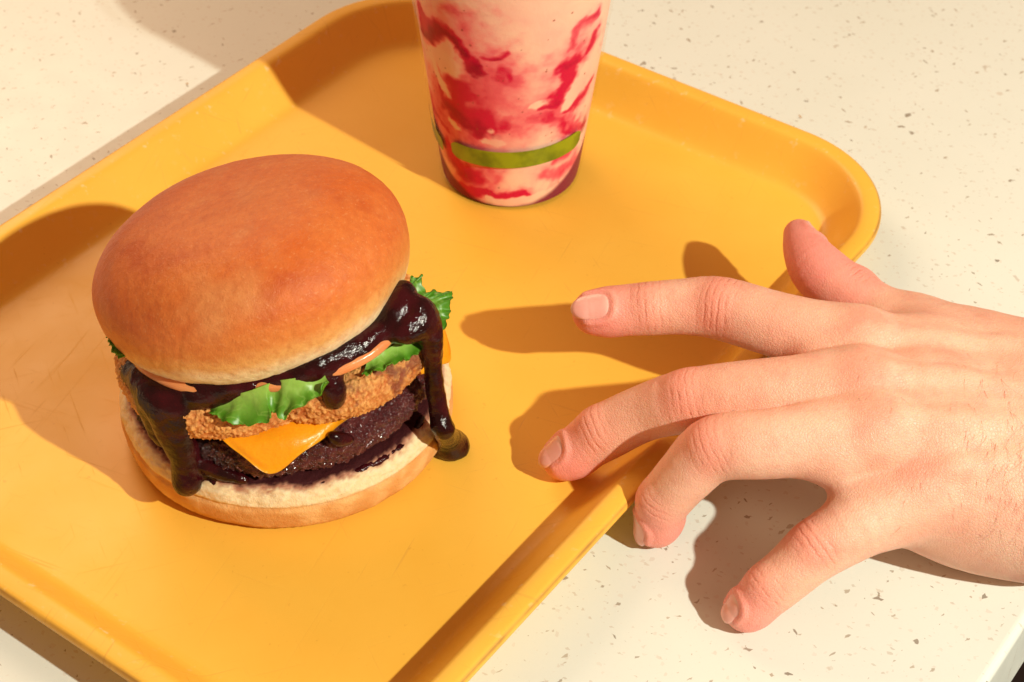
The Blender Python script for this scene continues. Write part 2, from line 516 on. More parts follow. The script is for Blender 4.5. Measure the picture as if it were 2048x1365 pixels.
def build_cup():
    root = thing('milkshake_cup', (CX, CY, CZ), 'clear plastic cup of strawberry-swirled milkshake standing on the yellow tray', 'cup')
    top = .146
    # ---- drink: dense skin just inside the wall, coloured by the syrup strokes
    nu, nv = 520, 420
    ang = np.linspace(-math.pi, math.pi, nu, endpoint=False)
    zz = np.linspace(.0012, .140, nv)
    Az, Zz = np.meshgrid(ang, zz, indexing='ij')
    Rr = cup_r(Zz) - .0013
    V = np.stack([CX + Rr * np.sin(Az), CY - Rr * np.cos(Az), CZ + Zz], -1).reshape(-1, 3)
    a = Az.ravel(); z = Zz.ravel()
    # wrapped noise domain
    D = np.stack([np.sin(a) * .036, np.cos(a) * .036, z], 1)
    w1 = fbm(D * 38 + 13, 3)
    W1 = D + .010 * np.stack([w1, fbm(D * 38 + 53, 3), fbm(D * 38 + 93, 3)], 1)
    wa = fbm(W1 * 55 + 3, 4) ; wz = fbm(W1 * 55 + 40, 4)
    fine = fbm(D * 210 + 9, 3)
    aw = a * .036 + wa * .0068 + fine * .0022
    zw = z + wz * .0072 + fine * .0022
    red = np.zeros(len(a)); deep = np.zeros(len(a)); pale = np.zeros(len(a))
    def stroke(path, w, s, soft=.6):
        P = np.array(path, float); best = np.full(len(a), 9.0)
        for k in range(len(P) - 1):
            p, q = P[k], P[k + 1]
            p2 = np.array([R(p[0]) * .036, p[1]]); q2 = np.array([R(q[0]) * .036, q[1]])
            v = q2 - p2
            t = np.clip(((aw - p2[0]) * v[0] + (zw - p2[1]) * v[1]) / (v @ v), 0, 1)
            ww = lerp(p[2], q[2], t) * 1.22
            d = np.hypot(aw - p2[0] - t * v[0], zw - p2[1] - t * v[1]) / ww
            best = np.minimum(best, d)
        soft = min(soft * 1.6, 1.0)
        f = s * (1 - sstep(1 - soft, 1 + soft, best))
        return f
    halo = np.zeros(len(a))
    def R_(path, s, soft=.6):
        nonlocal red, halo
        red = np.maximum(red, stroke(path, 0, s, soft))
        wide = [(p[0], p[1], p[2] * 1.9) for p in path]
        halo = halo + .30 * s * stroke(wide, 0, 1.0, .9)
    def D_(path, s, soft=.7):
        nonlocal deep; deep = np.maximum(deep, stroke(path, 0, s, soft))
    def P_(path, s, soft=.6):
        nonlocal pale; pale = np.maximum(pale, stroke(path, 0, s, soft))
    R_([(-68.0, 0.0927, 0.0019), (-61.8, 0.0881, 0.0031), (-49.7, 0.0885, 0.0038), (-36.6, 0.0902, 0.0035), (-29.3, 0.0881, 0.0031), (-24.6, 0.0834, 0.0031), (-22.0, 0.0789, 0.0028)], 1)
    D_([(-65.6, 0.0849, 0.0017), (-46.8, 0.0884, 0.0022), (-35.6, 0.0893, 0.0015), (-27.4, 0.0861, 0.0012)], 0.75)
    D_([(-23.8, 0.0814, 0.0021), (-22.5, 0.0779, 0.0018)], 0.8)
    R_([(-14.8, 0.086, 0.0017), (-8.4, 0.0872, 0.0021), (-2.1, 0.0889, 0.0015)], 0.75)
    D_([(-10.2, 0.0866, 0.0008), (-6.6, 0.0869, 0.0008)], 0.5)
    R_([(-39.1, 0.104, 0.0042), (-26.9, 0.1027, 0.0049), (-25.4, 0.0974, 0.0035)], 0.35)
    R_([(-37.3, 0.0663, 0.0042), (-33.3, 0.064, 0.0062), (-41.2, 0.0546, 0.0055)], 0.9, 0.8)
    R_([(-27.3, 0.0656, 0.0083), (-12.6, 0.0701, 0.009), (-19.1, 0.0603, 0.0097)], 0.55, 0.9)
    R_([(-49.4, 0.0516, 0.0042), (-35.0, 0.0512, 0.0066), (-24.5, 0.0485, 0.0083), (-13.3, 0.0505, 0.0076), (-6.0, 0.0475, 0.0035)], 0.98, 0.7)
    D_([(-49.6, 0.0507, 0.0019), (-35.4, 0.0493, 0.0028), (-29.6, 0.0446, 0.0028), (-20.3, 0.043, 0.0021)], 0.55)
    D_([(-20.0, 0.0467, 0.0024), (-11.4, 0.0452, 0.0021), (-6.1, 0.042, 0.0015)], 0.5)
    R_([(-82.0, 0.0467, 0.0021), (-70.0, 0.0424, 0.0028), (-62.0, 0.0378, 0.0022), (-56.2, 0.0348, 0.0018)], 0.9)
    R_([(-56.6, 0.0576, 0.0017), (-52.2, 0.0541, 0.0021), (-45.3, 0.0488, 0.0022)], 0.75)
    D_([(-80.3, 0.0422, 0.0011), (-64.3, 0.0386, 0.0011)], 0.4)
    R_([(-10.4, 0.0798, 0.0028), (-5.7, 0.0776, 0.0028), (-3.0, 0.0743, 0.0021)], 0.7, 0.9)
    R_([(-1.0, 0.0692, 0.0049), (7.6, 0.0691, 0.0049), (1.0, 0.0639, 0.0055)], 0.35, 0.9)
    R_([(56.8, 0.0988, 0.0012), (47.7, 0.095, 0.0015), (40.9, 0.0915, 0.0017), (37.4, 0.0859, 0.0019)], 0.6)
    R_([(57.3, 0.088, 0.0024), (55.4, 0.0839, 0.0026), (52.0, 0.0793, 0.0021)], 0.9)
    R_([(44.0, 0.0776, 0.0028), (37.8, 0.077, 0.0038), (37.5, 0.0724, 0.0029), (35.5, 0.0669, 0.0026), (32.2, 0.0617, 0.0026), (27.1, 0.0576, 0.0026), (21.7, 0.0559, 0.0017)], 1)
    D_([(40.3, 0.0771, 0.0015), (36.6, 0.0769, 0.0015)], 0.35)
    D_([(31.4, 0.0592, 0.0012), (26.0, 0.0573, 0.0011)], 0.3)
    R_([(63.9, 0.061, 0.0014), (56.4, 0.0563, 0.0018), (47.4, 0.0526, 0.0021), (37.7, 0.0513, 0.0018)], 0.8)
    R_([(12.6, 0.0499, 0.0024), (24.4, 0.0519, 0.0028), (37.7, 0.045, 0.0028), (54.5, 0.0411, 0.0028)], 0.6, 0.9)
    R_([(34.9, 0.0458, 0.0018), (49.0, 0.0413, 0.0021), (64.8, 0.0379, 0.0018)], 0.7)
    D_([(67.7, 0.0403, 0.0014), (66.2, 0.0328, 0.0017)], 0.5)
    R_([(-56.7, 0.0273, 0.0035), (-48.0, 0.0232, 0.0049), (-42.6, 0.0166, 0.0052), (-27.8, 0.016, 0.0049)], 0.85, 0.8)
    D_([(-58.7, 0.0219, 0.0018), (-46.6, 0.0143, 0.0021), (-35.2, 0.0141, 0.0021)], 0.35)
    R_([(-61.9, 0.0019, 0.0028), (-36.4, 0.0061, 0.0031), (-17.9, 0.0073, 0.0028), (-2.8, 0.0073, 0.0024), (13.1, 0.0102, 0.0017)], 0.95)
    R_([(-26.7, 0.0258, 0.0049), (-12.2, 0.0208, 0.0035), (-17.5, 0.0142, 0.0042)], 0.45, 0.9)
    R_([(32.0, 0.0167, 0.0028), (46.2, 0.0154, 0.0035), (60.0, 0.017, 0.0035)], 0.5, 0.9)
    R_([(39.2, 0.0243, 0.0028), (50.8, 0.0242, 0.0024)], 0.6, 0.9)
    P_([(-43.1, 0.0805, 0.0042), (-41.3, 0.0761, 0.0038), (-42.9, 0.0713, 0.0028)], 1)
    P_([(-57.7, 0.0775, 0.0015), (-56.1, 0.068, 0.0015), (-52.0, 0.0611, 0.0018), (-46.1, 0.059, 0.0018)], 0.8)
    P_([(-8.2, 0.046, 0.0015), (-10.3, 0.0444, 0.0012)], 0.9)
    P_([(52.1, 0.0692, 0.0015), (45.1, 0.0613, 0.0018), (38.3, 0.0556, 0.0017)], 0.9)
    P_([(-20.7, 0.0379, 0.0011), (-11.6, 0.0373, 0.001), (-2.9, 0.038, 0.001)], 0.7)
    P_([(25.8, 0.0587, 0.001), (15.3, 0.0569, 0.0012)], 0.7)
    P_([(-18.2, 0.0028, 0.0012), (2.2, 0.0037, 0.0014), (19.9, 0.0059, 0.0014), (41.5, 0.0073, 0.0011)], 1)
    P_([(-44.8, 0.0435, 0.001), (-41.0, 0.0403, 0.0011)], 0.6)
    rs = np.random.RandomState(5)
    for k in range(46):                                  # the far side of the cup
        a0 = rs.uniform(95, 265); z0 = rs.uniform(.0, .14)
        pts = [(a0, z0, rs.uniform(.002, .006))]
        for q in range(3):
            pts.append((pts[-1][0] + rs.uniform(-16, 16), pts[-1][1] + rs.uniform(-.018, .004), rs.uniform(.001, .007)))
        pts = [((p[0] + 180) % 360 - 180, p[1], p[2]) for p in pts]
        if max(p[0] for p in pts) - min(p[0] for p in pts) < 180:
            R_(pts, rs.uniform(.4, 1))
    red = np.maximum(red, np.clip(halo, 0, .42) * (1 - .8 * pale))
    red = np.clip(red - .85 * pale, 0, 1); deep = np.clip(deep - .6 * pale, 0, 1)
    mott = fbm(D * 130 + 77, 4)
    red = np.clip(red + .22 * mott * (red > .02) + .16 * np.clip(mott, 0, 1) + .10 * np.clip(np.sin(-a - .3), 0, 1), 0, 1)
    cream = mix3((.89, .60, .45), (.88, .45, .37), sstep(-.25, .6, fbm(D * 40 + 21, 4)))
    c = mix3(cream, (.85, .18, .205), sstep(.0, .50, red))
    c = mix3(c, (.62, .010, .060), sstep(.30, .80, red))
    c = mix3(c, (.31, .002, .032), np.clip(deep * 1.15, 0, 1))
    seeds = rs.uniform(-1.5, 1.5, 70), rs.uniform(.004, .12, 70)
    for sa, sz in zip(*seeds):
        d = np.hypot((a - sa) * .037, (z - sz) * .8)
        rr = rs.uniform(.0003, .00065)
        c = mix3(c, (.33, .06, .03), .8 * (1 - sstep(rr * .5, rr, d)))
    # dark syrup settled round the foot
    fh = .0008 + .028 * (1 - np.cos(a + .06)) + .0020 * wa
    foot = 1 - sstep(fh - .0022, fh + .0016, z)
    c = mix3(c, (.19, .004, .040), np.clip(foot, 0, 1) * .95)
    F = grid_faces(nu, nv, True)
    milk = mat_vcol('strawberry_milkshake', rough=.5, spec=.06, sss=.06, radius=(.6, .3, .2), scale=.002, bump=(((300, 1.0),), .0002))
    mk = mesh_obj('milkshake', V, F, milk, root, cols=c)
    mk['label'] = 'pale pink milkshake streaked with crimson strawberry syrup'
    # top and bottom caps of the drink
    me = mk.data
    # ---- clear wall
    m = M('clear_plastic')
    tr = m.n('ShaderNodeBsdfTransparent'); tr.inputs[0].default_value = (.985, .97, .955, 1)
    gl = m.n('ShaderNodeBsdfGlossy', i_Roughness=.05)
    gl.inputs[0].default_value = (1, 1, 1, 1)
    lw = m.n('ShaderNodeLayerWeight', i_Blend=.5)
    fr = m.math('MULTIPLY_ADD', m.math('POWER', lw.outputs['Facing'], 6.0), .28, .012)
    mx = m.n('ShaderNodeMixShader'); m.l(fr, mx.inputs[0]); m.l(tr.outputs[0], mx.inputs[1]); m.l(gl.outputs[0], mx.inputs[2])
    bp = m.n('ShaderNodeBump', i_Strength=.25, i_Distance=.0003); m.l(m.noise(60, 2), bp.inputs['Height']); m.l(bp.outputs[0], gl.inputs['Normal'])
    m.l(mx.outputs[0], m.out.inputs['Surface'])
    clear = m.m
    prof = [(.026, .0011), (.0308, .0007), (.0318, .0), (float(cup_r(.0006)), .0006)]
    for h in (.0015, .003, .005, .008, .012, .02, .04, .06, .08, .095, .108):
        prof.append((float(cup_r(h)), h))
    # stacking ledge
    prof += [(float(cup_r(.1092)), .1092), (float(cup_r(.1096)) + .0006, .1098), (float(cup_r(.111)) + .0007, .111), (float(cup_r(.128)) + .0006, .128), (float(cup_r(top)) + .0005, top)]
    for t in np.linspace(-90, 180, 9):
        prof.append((float(cup_r(top)) + .0018 + .0014 * math.cos(R(t)), top + .0014 + .0014 * math.sin(R(t))))
    def lathe(name, prof, mat, parent, nu=160, close=False):
        pr = np.array(prof); nn = len(pr)
        an = np.linspace(0, 2 * math.pi, nu, endpoint=False)
        V = np.stack([CX + np.outer(np.sin(an), pr[:, 0]), CY - np.outer(np.cos(an), pr[:, 0]), CZ + np.tile(pr[:, 1], (nu, 1))], -1).reshape(-1, 3)
        return mesh_obj(name, V, grid_faces(nu, nn, True), mat, parent)
    w = lathe('cup_wall', prof, clear, root)
    w['label'] = 'clear tapered plastic wall of the cup'
    # ---- domed lid above the frame, filled with the top of the shake
    rt = float(cup_r(top)) + .0034
    lid = [(rt, top - .004), (rt + .0004, top + .0005), (rt - .001, top + .0035)]
    for t in np.linspace(8, 90, 12):
        lid.append(((rt - .003) * math.cos(R(t)) ** .8, top + .0035 + .024 * math.sin(R(t))))
    lathe('dome_lid', lid, clear, root)
    cap = [(float(cup_r(.140)) - .0009, .140)]
    for t in np.linspace(10, 90, 12):
        cap.append(((float(cup_r(.140)) - .0012) * math.cos(R(t)) ** .8 + 1e-5, .140 + .022 * math.sin(R(t))))
    mf = M('milkshake_top'); mf.set(Base_Color=(.85, .58, .44), Roughness=.5)
    lathe('milkshake_top', cap, mf.m, root)
    # ---- printed green bands
    gb = M('green_print')
    gb.set(Base_Color=gb.mix(gb.rng(gb.noise(70, 4), .40, .60), (.12, .165, .004), (.26, .32, .008)), Roughness=.35)
    def band(a0, a1, zl, zh, n=48):
        t = np.linspace(0, 1, n); an = R(a0) + (R(a1) - R(a0)) * t
        rows = []
        for s in np.linspace(0, 1, 6):
            zb = lerp(zl[0], zl[1], t); zt = lerp(zh[0], zh[1], t)
            # rounded ends
            e = np.minimum(t, 1 - t) * n; cut = .25 * (1 - np.clip(e / 3, 0, 1)) ** 2
            z = lerp(zb, zt, np.clip(s, cut, 1 - cut)); r = cup_r(z) + .00008
            rows.append(np.stack([CX + r * np.sin(an), CY - r * np.cos(an), CZ + z], -1))
        V = np.stack(rows, 1).reshape(-1, 3)
        return mesh_obj('green_band', V, grid_faces(n, 6), gb.m, root)
    band(-46, 57.5, (.0245, .0275), (.0335, .0372))
    band(-88, -57, (.0270, .0225), (.0375, .0290))
    band(120, 240, (.0262, .0262), (.036, .036))
build_cup()

# ------------------------------------------------------------------ hamburger
BX, BY, BZ = -0.0868, 0.4940, 0.0042
def build_burger():
    root = thing('hamburger', (BX, BY, BZ), 'tall hamburger with onion rings and dripping dark sauce on the yellow tray', 'hamburger')
    O = np.array([BX, BY, BZ])

    # ---- bottom bun
    nu, nv = 360, 90
    prof = resample([(.001, .0004), (.040, .0003), (.0570, .0002), (.0612, .0014), (.0634, .0048), (.0642, .0100), (.0640, .0148), (.0628, .0186), (.0604, .0214), (.0565, .0226), (.045, .0222), (.001, .0215)], nv)
    prof[:, 0] = np.maximum(prof[:, 0], .0005)
    an = np.linspace(0, 2 * math.pi, nu, endpoint=False)
    V = np.stack([np.outer(np.sin(an), prof[:, 0]), np.outer(-np.cos(an), prof[:, 0]), np.tile(prof[:, 1], (nu, 1))], -1).reshape(-1, 3)
    rad = np.tile(prof[:, 0], (nu, 1)).ravel(); z = V[:, 2].copy()
    A = np.repeat(an, nv)
    out = np.stack([np.sin(A), -np.cos(A), 0 * A], 1)
    side = sstep(.045, .056, rad)
    big = fbm(V * 28 + 5, 3); med = fbm(V * 120 + 11, 3); fin = fbm(V * 420 + 2, 3); cr = fbm(V * 900 + 2, 2)
    crumb = sstep(.0132, .0158, z + .0012 * fbm(V * 90 + 31, 3))          # the cut, torn crumb above the crust
    V += out * (side * (.0011 * big + (.0005 * med + .00035 * fin) * (.5 + crumb) + .00045 * crumb * cr + .0003 * (1 - crumb) * cr * sstep(.008, .003, z)))[:, None]
    V[:, 2] += side * (.0007 * med * crumb + .0004 * fin * crumb)
    # pressed groove where crust meets crumb
    V -= out * (side * .0009 * np.exp(-((z - .0138 - .0010 * big) / .0010) ** 2))[:, None]
    crust = mix3((.66, .315, .095), (.78, .46, .18), sstep(-.4, .5, med + .5 * big))
    crust = mix3(crust, (.50, .18, .045), (1 - sstep(.0, .0045, z)) * .7)
    pale = mix3((.80, .62, .35), (.84, .69, .43), sstep(-.4, .4, fin))
    c = mix3(crust, pale, crumb)
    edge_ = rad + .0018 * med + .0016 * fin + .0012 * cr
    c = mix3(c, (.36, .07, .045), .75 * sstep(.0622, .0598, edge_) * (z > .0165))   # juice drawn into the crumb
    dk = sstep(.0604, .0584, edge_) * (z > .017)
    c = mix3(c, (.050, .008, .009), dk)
    mbun = mat_vcol('soft_bun', rough=.7, spec=.15, sss=.25, radius=(.9, .5, .25), scale=.0022, bump=(((700, 1.0), (1900, .5)), .00045))
    mesh_obj('bottom_bun', V + O, grid_faces(nu, nv, True), mbun, root, cols=c)

    # ---- beef patty
    P, F = cube_sphere(220)
    hr = np.hypot(P[:, 0], P[:, 1]); el = np.arcsin(np.clip(P[:, 2], -1, 1))
    ca = np.abs(np.cos(el)) ** .38
    Rp = .0588
    V = np.stack([P[:, 0] / (hr + 1e-9) * ca * Rp, P[:, 1] / (hr + 1e-9) * ca * Rp, .0102 * np.sign(P[:, 2]) * np.abs(np.sin(el)) ** .8], 1)
    nrm = vnormals(V, F)
    Dm = V * 1.0
    d = .0014 * fbm(Dm * 60 + 3, 3) + .0030 * (np.abs(fbm(Dm * 190 + 8, 2)) - .2) + .0022 * (np.abs(fbm(Dm * 420 + 1, 2)) - .2)
    V = V + nrm * d[:, None]
    V = V @ rot_xy(R(1), R(-3.0)).T + np.array([0, 0, .0306])
    c = mix3((.075, .014, .013), (.27, .066, .054), sstep(-.3, .6, fbm(Dm * 130 + 50, 4)))
    c = mix3(c, (.40, .13, .095), .75 * sstep(.12, .45, fbm(Dm * 420 + 60, 2)))
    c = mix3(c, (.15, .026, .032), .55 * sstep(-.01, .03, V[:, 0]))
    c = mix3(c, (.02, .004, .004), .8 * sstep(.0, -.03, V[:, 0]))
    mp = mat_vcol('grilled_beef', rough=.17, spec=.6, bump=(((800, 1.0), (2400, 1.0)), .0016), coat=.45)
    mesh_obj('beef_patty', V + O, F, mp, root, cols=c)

    # ---- cheese slice, a square lying cornerwise and melted over the patty's edge
    n = 60; half = .0508
    s = np.linspace(-1, 1, n)
    Ux, Uy = np.meshgrid(s, s, indexing='ij')
    sq = np.maximum(np.abs(Ux), np.abs(Uy)) / ((np.abs(Ux) ** 13 + np.abs(Uy) ** 13) ** (1 / 13) + 1e-9)
    px = (Ux - Uy) * half / math.sqrt(2) * sq + .0015; py = (Ux + Uy) * half / math.sqrt(2) * sq - .001
    rho = np.hypot(px, py); th = np.arctan2(py, px)
    r0 = .0530 + .0012 * np.sin(3 * th + 1.0)
    over = np.maximum(rho - r0, 0)
    bend = .0065
    phi = np.minimum(over / bend, R(64))
    rest = np.maximum(over - bend * R(64), 0)
    r2 = np.minimum(rho, r0) + bend * np.sin(phi) + rest * math.cos(R(64))
    zc = .0424 - bend * (1 - np.cos(phi)) - rest * math.sin(R(64))
    zc = zc + .05 * px * (1 - sstep(.05, .06, rho)) + .0006 * np.sin(px * 260) * np.cos(py * 240)
    top = np.stack([r2 * np.cos(th), r2 * np.sin(th), zc], -1)
    # lifted, curled corner edge
    top[..., 2] += .0010 * sstep(.054, .066, rho)
    top += (.0011 * fbm(top.reshape(-1, 3) * 55 + 4, 3).reshape(n, n))[..., None] * np.stack([np.cos(th), np.sin(th), .3 + 0 * th], -1) * sstep(.050, .060, rho)[..., None]
    fl = grid_faces(n, n)
    nt = vnormals(top.reshape(-1, 3), fl).reshape(n, n, 3)
    edge = np.minimum(np.minimum(1 - np.abs(Ux), 1 - np.abs(Uy)) * half / .0016, 1.0)
    th_ = .0031 * np.sqrt(np.clip(1 - (1 - edge) ** 2, 0.03, 1))
    up = top + nt * (th_ * .5)[..., None]; dn = top - nt * (th_ * .5)[..., None]
    V = np.concatenate([up.reshape(-1, 3), dn.reshape(-1, 3)])
    Fs = [fl, fl[:, ::-1] + n * n]
    idx = np.arange(n * n).reshape(n, n)
    for b in (idx[:, 0][::-1], idx[:, -1], idx[0, :], idx[-1, :][::-1]):
        Fs.append(np.stack([b[:-1], b[1:], b[1:] + n * n, b[:-1] + n * n], 1)[:, ::-1])
    c = mix3((.88, .350, .010), (.84, .30, .008), sstep(-.4, .5, fbm(V * 70, 3)))
    mc = mat_vcol('melted_cheese', rough=.3, spec=.35, sss=.25, radius=(1, .4, .06), scale=.002, bump=(((160, 1.0), (600, .25)), .0005))
    mesh_obj('cheese_slice', V + O, np.concatenate(Fs), mc, root, cols=c)

    # ---- breaded onion rings
    mo = mat_vcol('crumb_coating', rough=.5, spec=.4, sss=.12, radius=(.8, .35, .12), scale=.0012, bump=(((1300, 1.0), (3200, .6)), .00045))
    def onion(center, Rm, rm, zr, tx, ty, seed):
        nu, nv = 620, 130
        u = np.linspace(0, 2 * math.pi, nu, endpoint=False); v = np.linspace(0, 2 * math.pi, nv, endpoint=False)
        U, Vv = np.meshgrid(u, v, indexing='ij')
        base = np.stack([Rm * np.cos(U), Rm * np.sin(U), 0 * U], -1).reshape(-1, 3)
        lump = fbm(base * 45 + seed, 3)
        cv_ = np.sign(np.cos(Vv)) * np.abs(np.cos(Vv)) ** .85; sv = np.sign(np.sin(Vv)) * np.abs(np.sin(Vv)) ** .85
        rr = rm * (1 + .10 * lump.reshape(U.shape)); rz = zr * (1 + .12 * fbm(base * 38 + seed + 9, 3).reshape(U.shape))
        W = np.stack([(Rm + rr * cv_) * np.cos(U), (Rm + rr * cv_) * np.sin(U), rz * sv], -1).reshape(-1, 3)
        i = np.arange(nu)[:, None]; j = np.arange(nv)[None, :]
        Fq = np.stack([i * nv + j, ((i + 1) % nu) * nv + j, ((i + 1) % nu) * nv + (j + 1) % nv, i * nv + (j + 1) % nv], -1).reshape(-1, 4)
        N = vnormals(W, Fq)
        S = W + seed
        b1 = fbm(S * 260, 3); b2 = np.abs(fbm(S * 520 + 7, 2)); b3 = fbm(S * 1100 + 3, 2)
        W = W + N * (.0010 * b1 + .0017 * b2 + .0006 * b3 - .0006)[:, None]
        W = W @ rot_xy(R(tx), R(ty)).T + np.array(center)
        c = mix3((.56, .165, .032), (.80, .39, .11), sstep(-.1, .5, b2 * 1.2 + .4 * b1))
        c = mix3(c, (.60, .33, .10), .6 * sstep(.15, .5, fbm(S * 70 + 13, 3)))
        c = mix3(c, (.42, .085, .018), .55 * sstep(.1, .5, fbm(S * 95 + 33, 3)))
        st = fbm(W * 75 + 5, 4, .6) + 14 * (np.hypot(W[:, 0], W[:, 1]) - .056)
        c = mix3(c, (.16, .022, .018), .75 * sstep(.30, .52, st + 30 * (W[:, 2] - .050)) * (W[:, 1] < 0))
        mesh_obj('onion_ring', W + O, Fq, mo, root, cols=c)
    onion((-.0150, -.0135, .0462), .0355, .0088, .0086, -2, -4, 3.0)
    onion((.0180, -.0125, .0530), .0310, .0092, .0092, 3, -6, 8.0)

    # ---- tomato slices
    mt = mat_vcol('tomato_flesh', rough=.25, spec=.5, sss=.3, radius=(1, .3, .15), scale=.003, bump=(((200, 1.0),), .0003))
    def tomato(center, rt, th, tx, ty, seed):
        P, F = cube_sphere(40)
        hr = np.hypot(P[:, 0], P[:, 1]); el = np.arcsin(np.clip(P[:, 2], -1, 1))
        ca = np.abs(np.cos(el)) ** .22
        A = np.arctan2(P[:, 1], P[:, 0])
        rr = rt * (1 + .025 * np.sin(3 * A + seed) + .015 * np.sin(5 * A + 2 * seed))
        V = np.stack([np.cos(A) * ca * rr, np.sin(A) * ca * rr, th * np.sign(P[:, 2]) * np.abs(np.sin(el)) ** .7], 1)
        c = mix3((.70, .22, .075), (.78, .34, .12), sstep(-.5, .5, fbm(V * 90 + seed, 3)))
        V = V @ rot_xy(R(tx), R(ty)).T + np.array(center)
        mesh_obj('tomato_slice', V + O, F, mt, root, cols=c)
    tomato((-.0120, -.0105, .0612), .0432, .0034, -1, -6, 1.0)
    tomato((.0095, -.0150, .0668), .0398, .0034, 2, -9, 2.4)

    # ---- lettuce
    ml = M('lettuce')
    lc = ml.attr('Col').outputs['Color']
    at_ = ml.attr('leaf'); sx = ml.n('ShaderNodeSeparateXYZ'); ml.l(at_.outputs['Vector'], sx.inputs[0])
    rn = ml.noise(120, 2, .5, None, .8)
    vein = ml.rng(ml.math('ABSOLUTE', ml.math('SUBTRACT', rn, .5)), .0, .035, 1.0, 0.0)
    lc = ml.mix(ml.math('MULTIPLY', vein, .4), lc, (.30, .50, .10))
    ml.set(Base_Color=lc, Roughness=.40)
    ml.b.inputs['Specular IOR Level'].default_value = .5
    ml.b.inputs['Subsurface Weight'].default_value = .15
    ml.b.inputs['Subsurface Radius'].default_value = (.4, .8, .1); ml.b.inputs['Subsurface Scale'].default_value = .0012
    ml.bump(ml.math('ADD', ml.math('MULTIPLY', vein, .5), ml.math('MULTIPLY', ml.noise(240, 3), 1.4)), .0006, -.7)
    def leaf(outer, inner, amp, freq, seed, sag=0.0, nu=170, nv=44):
        Po = resample(outer, nu); Pi = resample(inner, nu)
        t = np.linspace(0, 1, nv)[None, :, None]
        G = Pi[:, None] * (1 - t) + Po[:, None] * t
        nn = np.cross(np.gradient(G, axis=0), np.gradient(G, axis=1)); nn /= np.linalg.norm(nn, axis=-1)[..., None] + 1e-9
        u = np.linspace(0, 1, nu)[:, None]; tv = t[..., 0]
        ruff = amp * tv ** 1.3 * (np.sin(freq * u * 2 * math.pi + seed) + .4 * np.sin(2.3 * freq * u * 2 * math.pi + 2 * seed + 3 * tv))
        ruff = ruff + .0010 * tv ** 4 * np.sin(freq * 3.7 * u * 2 * math.pi + 5 * seed)
        bul = sag * np.sin(math.pi * tv)
        G = G + nn * (ruff + bul + .0007 * fbm(G.reshape(-1, 3) * 160 + seed, 3).reshape(nu, nv))[..., None]
        # ragged outer edge
        jag = .0019 * fbm(np.stack([np.linspace(0, 22, nu), np.zeros(nu) + seed, np.zeros(nu)], 1), 3)
        G[:, -6:] += ((Po - Pi) / (np.linalg.norm(Po - Pi, axis=1)[:, None] + 1e-9) * jag[:, None])[:, None] * np.linspace(0, 1, 6)[None, :, None]
        th = .00035
        V = np.concatenate([(G + nn * th).reshape(-1, 3), (G - nn * th).reshape(-1, 3)])
        fl = grid_faces(nu, nv)
        Fs = [fl, fl[:, ::-1] + nu * nv]
        idx = np.arange(nu * nv).reshape(nu, nv)
        for b in (idx[:, 0][::-1], idx[:, -1], idx[0, :], idx[-1, :][::-1]):
            Fs.append(np.stack([b[:-1], b[1:], b[1:] + nu * nv, b[:-1] + nu * nv], 1)[:, ::-1])
        tt = np.concatenate([np.tile(np.linspace(0, 1, nv), nu)] * 2)
        c = mix3((.26, .46, .07), (.075, .245, .010), sstep(.1, .85, tt + .25 * fbm(V * 130 + seed, 3)))
        lf = np.stack([tt, tt, tt], 1)
        o = mesh_obj('lettuce_leaf', V, np.concatenate(Fs), ml.m, root, cols=c, attrs={'leaf': lf})
        return o
    leaf([(-0.10945, 0.44169, 0.05733), (-0.10551, 0.43783, 0.05969), (-0.10102, 0.43509, 0.05906), (-0.09557, 0.43303, 0.05877), (-0.08938, 0.43205, 0.05889), (-0.08369, 0.43148, 0.06199), (-0.08176, 0.43381, 0.06361), (-0.07893, 0.43230, 0.06225), (-0.07520, 0.43309, 0.06492), (-0.07053, 0.43459, 0.06740), (-0.06710, 0.43627, 0.06967), (-0.06398, 0.43872, 0.07380)],
         [(-0.10418, 0.44077, 0.06125), (-0.10139, 0.44045, 0.06257), (-0.09768, 0.44009, 0.06444), (-0.09393, 0.43967, 0.06683), (-0.08938, 0.43946, 0.06903), (-0.08493, 0.43983, 0.07114), (-0.08206, 0.44171, 0.07086), (-0.07868, 0.44061, 0.07290), (-0.07487, 0.44082, 0.07349), (-0.07113, 0.44149, 0.07366), (-0.06779, 0.44239, 0.07336), (-0.06440, 0.44322, 0.07359)],
         .0009, 2.2, 1.0, .0016)
    leaf([(-0.05270, 0.44958, 0.06793), (-0.04907, 0.44864, 0.06936), (-0.04513, 0.45000, 0.06961), (-0.04096, 0.45345, 0.06985), (-0.03703, 0.45770, 0.06796), (-0.03374, 0.46192, 0.06658), (-0.03144, 0.46609, 0.06719), (-0.03084, 0.46971, 0.06925)],
         [(-0.05063, 0.45390, 0.07019), (-0.04808, 0.45564, 0.07104), (-0.04508, 0.45817, 0.07119), (-0.04231, 0.46166, 0.07047), (-0.03982, 0.46445, 0.07040), (-0.03750, 0.46744, 0.07018), (-0.03551, 0.47030, 0.07007), (-0.03412, 0.47224, 0.07245)],
         .0006, 1.6, 2.0, .0012)
